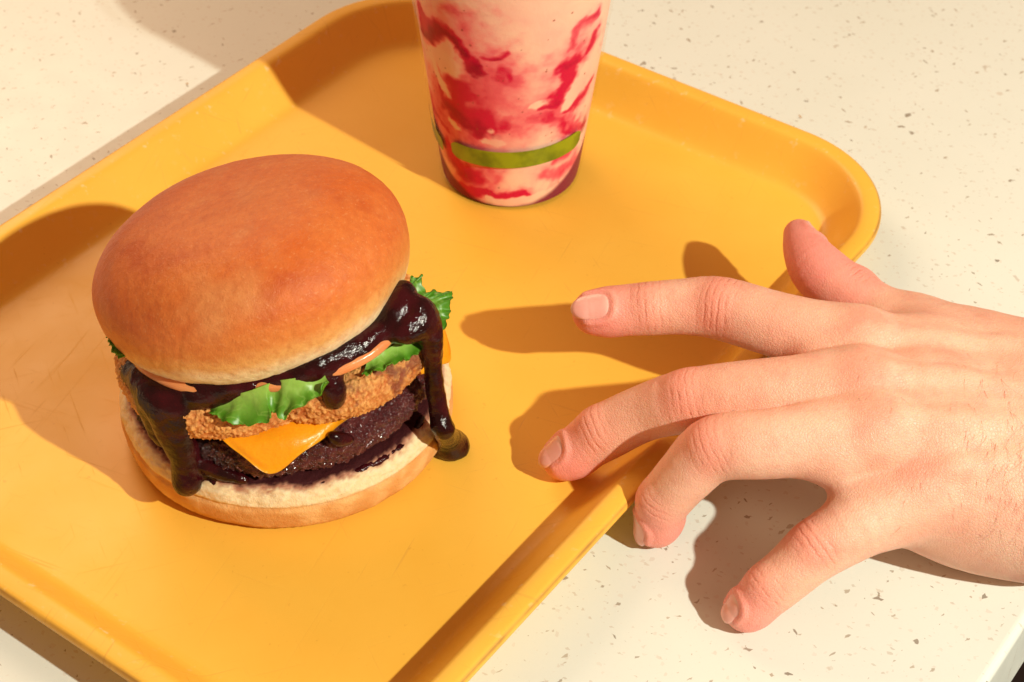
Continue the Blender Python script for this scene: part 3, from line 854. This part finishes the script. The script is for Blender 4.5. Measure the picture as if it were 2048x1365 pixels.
    leaf([(-0.04111, 0.47816, 0.08300), (-0.03657, 0.48328, 0.08300), (-0.03353, 0.48680, 0.08200), (-0.03113, 0.48084, 0.08000), (-0.02616, 0.48159, 0.07900), (-0.02171, 0.48260, 0.07800), (-0.02244, 0.47744, 0.07600), (-0.02303, 0.47316, 0.07400), (-0.02502, 0.46835, 0.07200), (-0.02822, 0.46780, 0.07100)],
         [(-0.04551, 0.47553, 0.08000), (-0.04298, 0.47731, 0.07900), (-0.04072, 0.47799, 0.07800), (-0.03893, 0.47754, 0.07700), (-0.03750, 0.47709, 0.07600), (-0.03604, 0.47609, 0.07500), (-0.03494, 0.47507, 0.07400), (-0.03420, 0.47405, 0.07300), (-0.03340, 0.47195, 0.07200), (-0.03332, 0.46984, 0.07100)],
         .0010, 3.0, 4.0, .0010)
    leaf([(-0.14302, 0.46179, 0.07400), (-0.14189, 0.45870, 0.07300), (-0.14042, 0.45564, 0.07200), (-0.13792, 0.45262, 0.07100)], [(-0.13494, 0.46411, 0.07400), (-0.13418, 0.46099, 0.07300), (-0.13317, 0.45843, 0.07200), (-0.13182, 0.45589, 0.07100)], .0010, 2.0, 6.0, .0005, 40, 20)

    # ---- sauce: one continuous glossy body
    fd = Field((-.165, .415, .0043), (-.012, .560, .104), .00062)
    G = fd.new()
    k = .0035
    def ch(pts, rad, kk=k):
        P = resample(pts, max(len(pts) * 4, 8)); rr = np.interp(np.linspace(0, 1, len(P)), np.linspace(0, 1, len(rad)), rad)
        fd.chain(G, P, rr, kk)
    # band under the bun on the right, thickening at the right end
    ch([(-0.08780, 0.44601, 0.06623), (-0.08050, 0.44541, 0.06934), (-0.07263, 0.44657, 0.07174), (-0.06496, 0.44924, 0.07322), (-0.05661, 0.45440, 0.07436), (-0.04914, 0.46081, 0.07536), (-0.04342, 0.46814, 0.07561), (-0.04019, 0.47457, 0.07740)], [.0034, .0038, .0044, .0048, .0045, .0044, .0048, .0048])
    ch([(-0.04441, 0.46303, 0.07866), (-0.04042, 0.46836, 0.08111), (-0.03857, 0.47457, 0.08375)], [.0042, .0048, .0036])
    ch([(-0.03365, 0.46839, 0.08355), (-0.03165, 0.46841, 0.07844), (-0.02999, 0.46795, 0.07225)], [.0026, .0040, .0034])
    ch([(-0.03941, 0.46143, 0.07783), (-0.03513, 0.46350, 0.07773), (-0.03224, 0.46627, 0.07888)], [.0030, .0034, .0036])
    # right-hand drip running down to a pool on the tray
    ch([(-0.02986, 0.46657, 0.07513), (-0.02827, 0.46620, 0.06475), (-0.02806, 0.46501, 0.05362), (-0.02727, 0.46369, 0.04365), (-0.02582, 0.46087, 0.03622), (-0.02458, 0.45981, 0.03034), (-0.02368, 0.47737, 0.00700)], [.0032, .0021, .0018, .0020, .0022, .0028, .0042])
    fd.ell(G, (-0.02248, 0.47588, 0.00580), (.0062, .0064, .0048), .006)
    fd.ell(G, (-0.02592, 0.47498, 0.00500), (.0046, .0040, .0018), .004)
    # left lobe below the bun and the broad run down the front left
    ch([(-0.14169, 0.47772, 0.04654), (-0.13375, 0.46347, 0.05089), (-0.12367, 0.45387, 0.05420), (-0.11338, 0.44815, 0.05886), (-0.10372, 0.44536, 0.06340), (-0.09459, 0.44461, 0.06645), (-0.08780, 0.44601, 0.06623)], [.0042, .0060, .0066, .0060, .0050, .0040, .0036])
    ch([(-0.13196, 0.45760, 0.05714), (-0.12461, 0.44936, 0.05527), (-0.11869, 0.44555, 0.05537)], [.0045, .0062, .0060])
    ch([(-0.12835, 0.45072, 0.05267), (-0.12735, 0.44910, 0.04431), (-0.12457, 0.44635, 0.03698)], [.0040, .0034, .0024])
    ch([(-0.12227, 0.44623, 0.05587), (-0.12098, 0.44444, 0.04651), (-0.11923, 0.44233, 0.03731)], [.0050, .0046, .0036])
    ch([(-0.11614, 0.44339, 0.05628), (-0.11679, 0.44238, 0.04614), (-0.11686, 0.44069, 0.03393), (-0.11699, 0.43870, 0.02694), (-0.11655, 0.43733, 0.02421)], [.0042, .0038, .0036, .0036, .0038])
    # small run on the right onion ring, a dab on the patty, a crumb of sauce on the left ring
    ch([(-0.06289, 0.44558, 0.06739), (-0.06215, 0.44461, 0.06353), (-0.06223, 0.44457, 0.05896)], [.0026, .0023, .0018])
    ch([(-0.06330, 0.44043, 0.04622), (-0.06043, 0.44200, 0.04270), (-0.05707, 0.44385, 0.04143)], [.0014, .0016, .0009], .002)
    # juices and sauce pooled between patty and bun
    ring = [(-0.11366, 0.44147, 0.02804), (-0.10670, 0.43824, 0.02451), (-0.09946, 0.43638, 0.02193), (-0.09031, 0.43530, 0.02169), (-0.07939, 0.43567, 0.02311), (-0.06868, 0.43785, 0.02419), (-0.05815, 0.44220, 0.02458), (-0.04773, 0.44953, 0.02457), (-0.03823, 0.46016, 0.02448), (-0.03312, 0.47074, 0.02644)]
    ch(ring, [.0013, .0016, .0014, .0009, .0012, .0008, .0013, .0008, .0012, .0010], .002)
    ch([(-0.11184, 0.44113, 0.03101), (-0.10430, 0.43766, 0.02960), (-0.09519, 0.43560, 0.02806)], [.0024, .0022, .0012], .002)
    X, Y, Z = np.meshgrid(*fd.ax, indexing='ij')
    near = np.abs(G) < .004
    Q = np.stack([X[near], Y[near], Z[near]], 1)
    G[near] += (.0011 * fbm(Q * 100, 3) + .0001 * fbm(Q * 420 + 4, 2)).astype(np.float32)
    V, F = fd.mesh(G)
    c = mix3((.012, .0012, .0018), (.042, .0030, .0052), sstep(-.4, .5, fbm(V * 120, 3)))
    ms = mat_vcol('dark_berry_sauce', rough=.125, spec=.33, bump=(((260, 1.0), (700, .3)), .0006))
    so = mesh_obj('sauce', V, F, ms, root, cols=c)
    so['label'] = 'glossy dark sauce dripping down the layers to the tray'

    # ---- top bun, tipped to the left
    P, F = cube_sphere(150)
    hr = np.hypot(P[:, 0], P[:, 1]); el = np.arcsin(np.clip(P[:, 2], -1, 1)); sa = np.sin(el)
    ca = np.abs(np.cos(el)) ** np.where(sa > 0, .6, .8)
    ux, uy = P[:, 0] / (hr + 1e-9), P[:, 1] / (hr + 1e-9)
    zl = np.where(sa > 0, .0271 * np.abs(sa), -.0337 * np.abs(sa) ** .9)
    V = np.stack([.0578 * ca * ux, .0559 * ca * uy, np.maximum(zl, -.0205 + .06 * (zl + .0205))], 1)
    nrm = vnormals(V, F)
    lo = V.copy()
    lump = fbm(lo * 17 + 6, 3); wr = fbm(lo * np.array([120, 120, 26]) + 2, 3); fin = fbm(lo * 330, 3)
    low = 1 - sstep(-.016, -.002, lo[:, 2])
    V = V + nrm * (.0015 * lump + .0005 * low * wr + .00012 * fin)[:, None]
    # shallow wrinkles low on the near side
    for (a0, z0, ln, dp) in ((-2.35, -.010, .010, .0006), (-2.1, -.012, .008, .0005), (-1.25, -.011, .012, .0006), (-.55, .002, .010, .0004), (-1.9, -.004, .014, .0004), (-.9, -.006, .010, .0004)):
        A_ = np.arctan2(lo[:, 1], lo[:, 0]); da = (A_ - a0 - (lo[:, 2] - z0) * 9 - .06 * wr) * .055
        V -= nrm * (.55 * dp * np.exp(-(da / .0011) ** 2) * np.exp(-((lo[:, 2] - z0) / ln) ** 2))[:, None]
    blot = fbm(lo * 32 + 3, 5, .6); spot = fbm(lo * 46 + 90, 5, .62)
    hgt = lo[:, 2] + .0030 * fbm(lo * 34 + 60, 3) + .0014 * fin
    top = mix3((.61, .130, .021), (.66, .190, .042), sstep(-.5, .5, blot))
    top = mix3(top, (.46, .070, .014), .7 * sstep(.02, .60, spot))
    top = mix3(top, (.68, .29, .10), .6 * sstep(.15, .6, fbm(lo * 30 + 200, 3)))
    mid = np.array((.76, .40, .125)); pale = np.array((.93, .76, .46))
    c = mix3(pale, mid, sstep(-.0170, -.0095, hgt)); c = mix3(c, (.66, .225, .050), sstep(-.0110, -.0030, hgt)) ; c = c * (1 - sstep(-.006, .008, hgt))[:, None] + top * sstep(-.006, .008, hgt)[:, None]
    V = V @ rot_xy(R(-9.5), R(-13.1)).T + np.array([-.0949, .4907, .0838])
    mt_ = mat_vcol('browned_bun', rough=.46, spec=.24, sss=.08, radius=(.9, .4, .15), scale=.002, bump=(((420, 1.0), (1500, .7)), .00032),
                   var=(330, .30, (.42, .075, .016)), speck=(800, .60, .74, .30, (.80, .40, .17)))
    tb = mesh_obj('top_bun', V, F, mt_, root, cols=c)
    tb['label'] = 'browned glossy top bun with a pale lower edge'
build_burger()

# ------------------------------------------------------------------ hand
def build_hand():
    fd = Field((.012, .372, -.0005), (.345, .585, .082), .0008)
    # each finger: joint centres from tip to knuckle, radii, back-of-finger direction, nail size
    fingers = dict(
        index=dict(p=[(0.03164, 0.50865, 0.04700), (0.04021, 0.50857, 0.04800), (0.05197, 0.50827, 0.04950), (0.06476, 0.50742, 0.05150), (0.07873, 0.50512, 0.05300), (0.09928, 0.49439, 0.05450), (0.12753, 0.48494, 0.05350)], r=[.0088, .0097, .0103, .0107, .0120, .0123, .0135],
                   dors=(-0.0189, -0.5186, 0.8548), pip=4, dip=2, nail=(.0158, .0126, .0014)),
        middle=dict(p=[(0.02025, 0.46281, 0.01350), (0.02575, 0.46376, 0.01800), (0.03481, 0.46491, 0.02550), (0.04941, 0.46459, 0.03650), (0.06525, 0.46036, 0.04700), (0.09098, 0.45724, 0.05450), (0.12482, 0.45820, 0.05700)], r=[.0083, .0094, .0106, .0105, .0118, .0124, .0135],
                   dors=(-0.4169, -0.1248, 0.9003), pip=4, dip=2, nail=(.0145, .0122, .0010)),
        ring=dict(p=[(0.05370, 0.43370, 0.00900), (0.05445, 0.43411, 0.01450), (0.05607, 0.43411, 0.02250), (0.06273, 0.43472, 0.03500), (0.07246, 0.43607, 0.04700), (0.09073, 0.43397, 0.05200), (0.12680, 0.43768, 0.05400)], r=[.0081, .0089, .0097, .0104, .0117, .0124, .0135],
                   dors=(-0.8291, -0.2896, 0.4784), pip=4, dip=2, nail=(.0135, .0118, .0008)),
        pinky=dict(p=[(0.08294, 0.39528, 0.00800), (0.08580, 0.39603, 0.01150), (0.09105, 0.39825, 0.01650), (0.09857, 0.40188, 0.02250), (0.10617, 0.40591, 0.02800), (0.11994, 0.41194, 0.03450), (0.14301, 0.42455, 0.03850)], r=[.0073, .0082, .0093, .0098, .0106, .0120, .0138],
                   dors=(-0.5043, -0.1871, 0.8430), pip=4, dip=2, nail=(.0112, .0104, .0006)),
        thumb=dict(p=[(0.11620, 0.56231, 0.04400), (0.11784, 0.55158, 0.04380), (0.12229, 0.53946, 0.04320), (0.13263, 0.52752, 0.04180), (0.14401, 0.51668, 0.04050), (0.15566, 0.50895, 0.03900)], r=[.0064, .0090, .0113, .0111, .0116, .0135],
                   dors=(0.8331, 0.3981, 0.3841), pip=None, dip=3, nail=(.0135, .0115, -.0012)),
    )
    FG = fd.new()
    for f in fingers.values():
        one = fd.new()
        PR = resample(np.c_[np.array(f['p']), f['r']], 26)
        fd.chain(one, PR[:, :3], PR[:, 3], 1e-5)
        P = np.array(f['p']); dn = np.array(f['dors'])
        for j in (f['pip'], f['dip']):
            if j is None: continue
            t = P[j - 1] - P[j + 1]; t /= np.linalg.norm(t)
            n = dn - t * (dn @ t); n /= np.linalg.norm(n)
            fd.ell(one, P[j] + n * f['r'][j] * .42, (f['r'][j] * .66,) * 3, .004)
        # fingertip pad on the underside
        if f['pip'] is None:
            FG = np.minimum(FG, one); continue
        t = P[0] - P[2]; t /= np.linalg.norm(t); n = dn - t * (dn @ t); n /= np.linalg.norm(n)
        fd.ell(one, P[1] * .6 + P[0] * .4 - n * f['r'][1] * .22, (f['r'][1] * .86,) * 3, .004)
        FG = np.minimum(FG, one)
    # metacarpals, wrist, ball of the thumb and outer edge of the palm
    PM = fd.new()
    Wi, Wm, Wr, Wp = (0.19217, 0.47618, 0.04400), (0.18853, 0.45600, 0.04550), (0.18671, 0.44070, 0.04300), (0.18585, 0.42874, 0.03500)
    K = .012
    fd.chain(PM, [(0.12768, 0.48550, 0.05300), (0.15572, 0.48334, 0.04750), Wi], [.0130, .0148, .0175], K)
    fd.chain(PM, [(0.12497, 0.45874, 0.05650), (0.15291, 0.45836, 0.05000), Wm], [.0132, .0150, .0180], K)
    fd.chain(PM, [(0.12695, 0.43819, 0.05350), (0.15355, 0.43928, 0.04800), Wr], [.0132, .0150, .0185], K)
    fd.chain(PM, [(0.14317, 0.42503, 0.03800), (0.16276, 0.42826, 0.03500), Wp], [.0134, .0165, .0200], K)
    fd.chain(PM, [(0.14106, 0.42624, 0.02500), (0.16364, 0.43021, 0.02250), (0.18833, 0.42754, 0.02200)], [.0115, .0170, .0195], K)
    fd.chain(PM, [(0.13817, 0.45080, 0.03300), (0.16527, 0.44669, 0.03000), (0.19005, 0.44160, 0.02800)], [.0130, .0200, .0240], K)
    fd.chain(PM, [(0.15566, 0.50895, 0.03900), (0.17320, 0.49720, 0.03700), (0.19536, 0.48341, 0.03600)], [.0132, .0165, .0185], K)
    # first web between thumb and index finger
    fd.chain(PM, [(0.14413, 0.50707, 0.04300), (0.15692, 0.49730, 0.04300), (0.17266, 0.48890, 0.04200)], [.0075, .0115, .0150], .010)
    # forearm leaving the frame
    fd.chain(PM, [(0.19371, 0.47311, 0.03800), (.255, .4640, .0400), (.335, .4560, .0420)], [.0230, .0270, .0300], .02)
    fd.chain(PM, [(0.18705, 0.43168, 0.02800), (.255, .4330, .0300), (.335, .4300, .0330)], [.0225, .0265, .0300], .02)
    # webs between the finger roots
    for a, b in (('index', 'middle'), ('middle', 'ring'), ('ring', 'pinky')):
        pa, pb = np.array(fingers[a]['p'][-1]), np.array(fingers[b]['p'][-1])
        qa, qb = np.array(fingers[a]['p'][-2]), np.array(fingers[b]['p'][-2])
        w = .55 if b != 'pinky' else .45
        fd.cone(PM, pa * w + qa * (1 - w) + np.array([0, 0, -.003]), pb * w + qb * (1 - w) + np.array([0, 0, -.003]), .0075, .0075, .010)
    G = smin(FG, PM, .0075)
    # knuckle heads and extensor tendons standing proud on the back of the hand
    for f, up in (('index', .0045), ('middle', .0045), ('ring', .0040), ('pinky', .0040)):
        p = np.array(fingers[f]['p'][-1]) + np.array([0, -.002, up])
        fd.ell(G, p, (.0105, .0098, .0098), .006)
    # extensor tendons, just under the skin
    for f, end, rr in (('index', Wi, .0034), ('middle', Wm, .0034), ('ring', Wr, .0032), ('pinky', Wp, .0030)):
        a_, b_ = np.array(fingers[f]['p'][-1]), np.array(end)
        pts = []
        for s_ in np.linspace(.12, .85, 10):
            q = a_ * (1 - s_) + b_ * s_ + np.array([0, -.004, 0])
            col = np.stack([np.full(90, q[0]), np.full(90, q[1]), np.linspace(.078, .034, 90)], 1)
            ins = fd.sample(G, col) < 0
            zt = col[np.argmax(ins), 2] if ins.any() else q[2]
            pts.append((q[0], q[1] + .0008, zt - .0028 - .0012 * s_))
        fd.chain(G, pts, [rr] * len(pts), .0045)
    # nail folds
    nails = []
    G0 = G.copy()
    for nm, f in fingers.items():
        P = np.array(f['p']); dn = np.array(f['dors']); t = P[0] - P[1]; t /= np.linalg.norm(t)
        n = dn - t * (dn @ t); n /= np.linalg.norm(n); s = np.cross(n, t)
        ln, wd, ov = f['nail']
        r = f['r'][0]
        rc = r * 1.02
        tip = P[0] + t * (r * .86)
        x0 = .25 * r
        def npos(u, v, lift, t=t, n=n, s=s, P0=P[0], ln=ln, wd=wd, r=r, ov=ov, x0=x0, G0=G0):
            """u across -1..1, v along 0 (root) .. 1 (free edge): a point on the skin, lifted"""
            u = np.asarray(u, float); v = np.asarray(v, float)
            th = u * wd * .5 / r
            x = -(1 - v) * ln + ov + r * .86
            dirs = np.multiply.outer(np.cos(th), n) + np.multiply.outer(np.sin(th), s)
            base = P0 + np.multiply.outer(np.minimum(x, x0), t)
            lo = np.full(len(u), .4 * r); hi = np.full(len(u), 1.75 * r)
            for _ in range(22):
                md = (lo + hi) / 2
                ins = fd.sample(G0, base + dirs * md[:, None]) < 0
                lo = np.where(ins, md, lo); hi = np.where(ins, hi, md)
            e = np.maximum(x - x0, 0)
            rad = lo - .42 * e ** 2 / r + lift
            return P0 + np.multiply.outer(x, t) + dirs * rad[:, None]
        nails.append((nm, npos, n, t))
        aa = np.linspace(-.25, math.pi + .25, 26)
        us = 1.13 * np.sign(np.cos(aa)) * np.abs(np.cos(aa)) ** .8; vs = .5 - .56 * np.sign(np.sin(aa)) * np.abs(np.sin(aa)) ** .8
        ridge = npos(us, vs, -.0004)
        fd.chain(G, ridge, [.00055] * len(ridge), .0016)
    G = np.minimum(G, .02)
    V, F = fd.mesh(G)
    V = V[:, :]
    N = vnormals(V, F)
    # ------- skin colour and wrinkle coordinates
    base = mix3((.865, .525, .375), (.835, .435, .300), sstep(-.5, .5, fbm(V * 45 + 4, 4)))
    redn = np.zeros(len(V)); ws = np.zeros(len(V)); wm = np.zeros(len(V)); pink = np.zeros(len(V))
    for nm, f in fingers.items():
        P = np.array(f['p']); dn = np.array(f['dors']); rr = f['r']
        for j in (f['pip'], f['dip']):
            if j is None: continue
            t = P[j - 1] - P[j + 1]; t /= np.linalg.norm(t)
            n = dn - t * (dn @ t); n /= np.linalg.norm(n)
            d = V - P[j]; s = d @ t; q = d - s[:, None] * t; ql = np.linalg.norm(q, axis=1) + 1e-9
            c = (q @ n) / ql
            near = 1 - sstep(rr[j] * 1.25, rr[j] * 1.6, ql)
            mk = np.exp(-(s / (rr[j] * .58)) ** 2) * sstep(.05, .55, c) * near
            redn = np.maximum(redn, np.exp(-(s / (rr[j] * .75)) ** 2) * sstep(-.1, .7, c) * near * (1.0 if j == f['pip'] else .8))
            up = mk > wm
            ws[up] = s[up]; wm = np.maximum(wm, mk)
        # fingertips flush
        d = V - P[0]; dl = np.linalg.norm(d, axis=1)
        pink = np.maximum(pink, 1 - sstep(rr[0] * .9, rr[0] * 2.9, dl))
        if nm == 'thumb':  # thumb: red light passing through the flesh, put into the skin colour
            for q, w_ in zip(P[:4], (1, 1, 1, .7)):
                pink = np.maximum(pink, w_ * (1 - sstep(.012, .021, np.linalg.norm(V - q, axis=1))))
    kn = np.zeros(len(V))
    for nm in ('index', 'middle', 'ring', 'pinky'):
        q = np.array(fingers[nm]['p'][-1]); d = np.linalg.norm((V - q - np.array([-.001, -.004, .010])) * np.array([1, 1, .6]), axis=1)
        kn = np.maximum(kn, 1 - sstep(.002, .0125, d + .003 * fbm(V * 160 + 8, 3)))
    c = mix3(base, (.86, .305, .215), .74 * redn)
    c = mix3(c, (.82, .330, .225), .70 * kn)
    c = mix3(c, (.90, .29, .245), .78 * pink)
    c = mix3(c, (.76, .31, .22), .42 * sstep(.0, .6, fbm(V * 95 + 70, 4)))
    m = M('skin')
    col = m.attr('Col').outputs['Color']
    col = m.mix(m.math('MULTIPLY', m.rng(m.noise(420, 3, .6), .50, .72), .22), col, (.66, .24, .16))
    wr = m.attr('wr'); sx = m.n('ShaderNodeSeparateXYZ'); m.l(wr.outputs['Vector'], sx.inputs[0])
    jit = m.math('MULTIPLY', m.math('SUBTRACT', m.noise(150, 3), .5), 2.6)
    ph = m.math('MULTIPLY', m.math('ADD', sx.outputs[0], jit), 2.3)
    wv = m.math('POWER', m.math('MULTIPLY_ADD', m.math('SINE', ph), .5, .5), 3.0)
    wvm = m.math('MULTIPLY', m.math('MULTIPLY', wv, sx.outputs[1]), m.rng(m.noise(230, 2), .36, .60))
    col = m.mix(m.math('MULTIPLY', wvm, .26), col, (.58, .165, .10))
    vo = m.n('ShaderNodeTexVoronoi', feature='DISTANCE_TO_EDGE', i_Scale=900.0); m.l(m.obj(), vo.inputs['Vector'])
    cell = m.rng(vo.outputs['Distance'], 0, .18)
    h = m.math('ADD', m.math('MULTIPLY', cell, .35), m.math('MULTIPLY', m.noise(190, 4), 1.0))
    h = m.math('SUBTRACT', h, m.math('MULTIPLY', wvm, .9))
    m.set(Base_Color=col, Roughness=m.rng(m.noise(160, 3), .3, .7, .42, .60))
    m.b.inputs['Specular IOR Level'].default_value = .38
    m.b.inputs['Subsurface Weight'].default_value = .32
    m.b.inputs['Subsurface Radius'].default_value = (1.0, .32, .16)
    m.b.inputs['Subsurface Scale'].default_value = .0055
    m.bump(h, .00032, .8)
    hand = mesh_obj('hand', V, F, m.m, cols=c, attrs={'wr': np.stack([ws * 1000, wm, redn], 1)})
    tag(hand, 'left hand reaching in over the tray edge, bare, fingers spread and bent', 'hand')
    # ------- nails
    mn = M('fingernail')
    nc = mn.attr('Col').outputs['Color']
    mn.set(Base_Color=nc, Roughness=.24)
    mn.b.inputs['Specular IOR Level'].default_value = .5
    mn.b.inputs['Subsurface Weight'].default_value = .2; mn.b.inputs['Subsurface Radius'].default_value = (1, .4, .3); mn.b.inputs['Subsurface Scale'].default_value = .002
    for nm, npos, n, t in nails:
        nu, nv = 30, 34
        a = np.linspace(-1, 1, nu); b = np.linspace(-1, 1, nv)
        Aa, Bb = np.meshgrid(a, b, indexing='ij')
        # square to superellipse
        e = np.maximum(np.abs(Aa), np.abs(Bb)); ex = 2.5
        l = (np.abs(Aa) ** ex + np.abs(Bb) ** ex) ** (1 / ex) + 1e-9
        k = e / l
        u = Aa * k; v = Bb * k * .5 + .5
        edge = e
        lift = .00012 - .0010 * np.clip((edge - .80) / .2, 0, 1) ** 2 * (1 - sstep(.72, .95, v))
        lift = lift - .0007 * np.clip((edge - .86) / .14, 0, 1) * sstep(.72, .95, v)
        W = npos(u.ravel(), v.ravel(), lift.ravel())
        vv = v.ravel(); uu = np.abs(u.ravel())
        c = mix3((.83, .395, .325), (.85, .44, .365), sstep(-.5, .5, fbm(W * 200, 3)))
        c = mix3(c, (.80, .55, .45), .7 * (1 - sstep(.10, .24, vv + .10 * uu ** 2)))
        c = mix3(c, (.84, .62, .44), .75 * sstep(.90, .955, vv - .03 * (1 - uu)))
        Fq = grid_faces(nu, nv)
        nn = vnormals(W, Fq)
        if (nn.mean(0) @ n) < 0: Fq = Fq[:, ::-1]
        mesh_obj('fingernail', W, Fq, mn.m, hand, cols=c)
    # ------- fine hair on the outer side of the wrist and the back of the hand
    rs = np.random.RandomState(3)
    mh = M('brown_hair'); mh.set(Base_Color=(.34, .13, .05), Roughness=.5)
    HV = []; HF = []
    pick = np.flatnonzero((N[:, 2] > .15) & (V[:, 0] > .120) & (V[:, 0] < .235) & (V[:, 1] < .470))
    wgt = sstep(.150, .190, V[pick, 0]) * np.exp(-((V[pick, 1] - .425) / .020) ** 2) + .05
    ch = rs.choice(pick, 520, replace=False, p=wgt / wgt.sum())
    for i in ch:
        p = V[i]; nn = N[i]
        d = np.array([-.18, -.95, -.55]) + rs.normal(size=3) * .28
        d -= nn * (d @ nn); d /= np.linalg.norm(d)
        L = rs.uniform(.0045, .0105) * (1.0 if p[0] > .165 else .55)
        sd = np.cross(nn, d); cur = rs.normal() * .35
        w = rs.uniform(.00003, .00006)
        pts = []
        for k in range(6):
            s = k / 5
            q = p + d * L * s + sd * cur * L * s * s + nn * (.00010 + .0005 * math.sin(math.pi * min(s, .9) * .8)) * (L / .007)
            pts.append(q)
        b0 = len(HV)
        for k, q in enumerate(pts):
            ww = w * (1 - .75 * k / 5)
            for a_ in range(3):
                an = 2 * math.pi * a_ / 3
                HV.append(q + sd * math.cos(an) * ww + nn * math.sin(an) * ww)
        for k in range(5):
            for a_ in range(3):
                x = b0 + k * 3 + a_; y = b0 + k * 3 + (a_ + 1) % 3
                HF.append((x, y, y + 3, x + 3))
    ho = mesh_obj('hair', HV, np.array(HF), mh.m, hand)
    tag(ho, None, None, 'stuff')
build_hand()
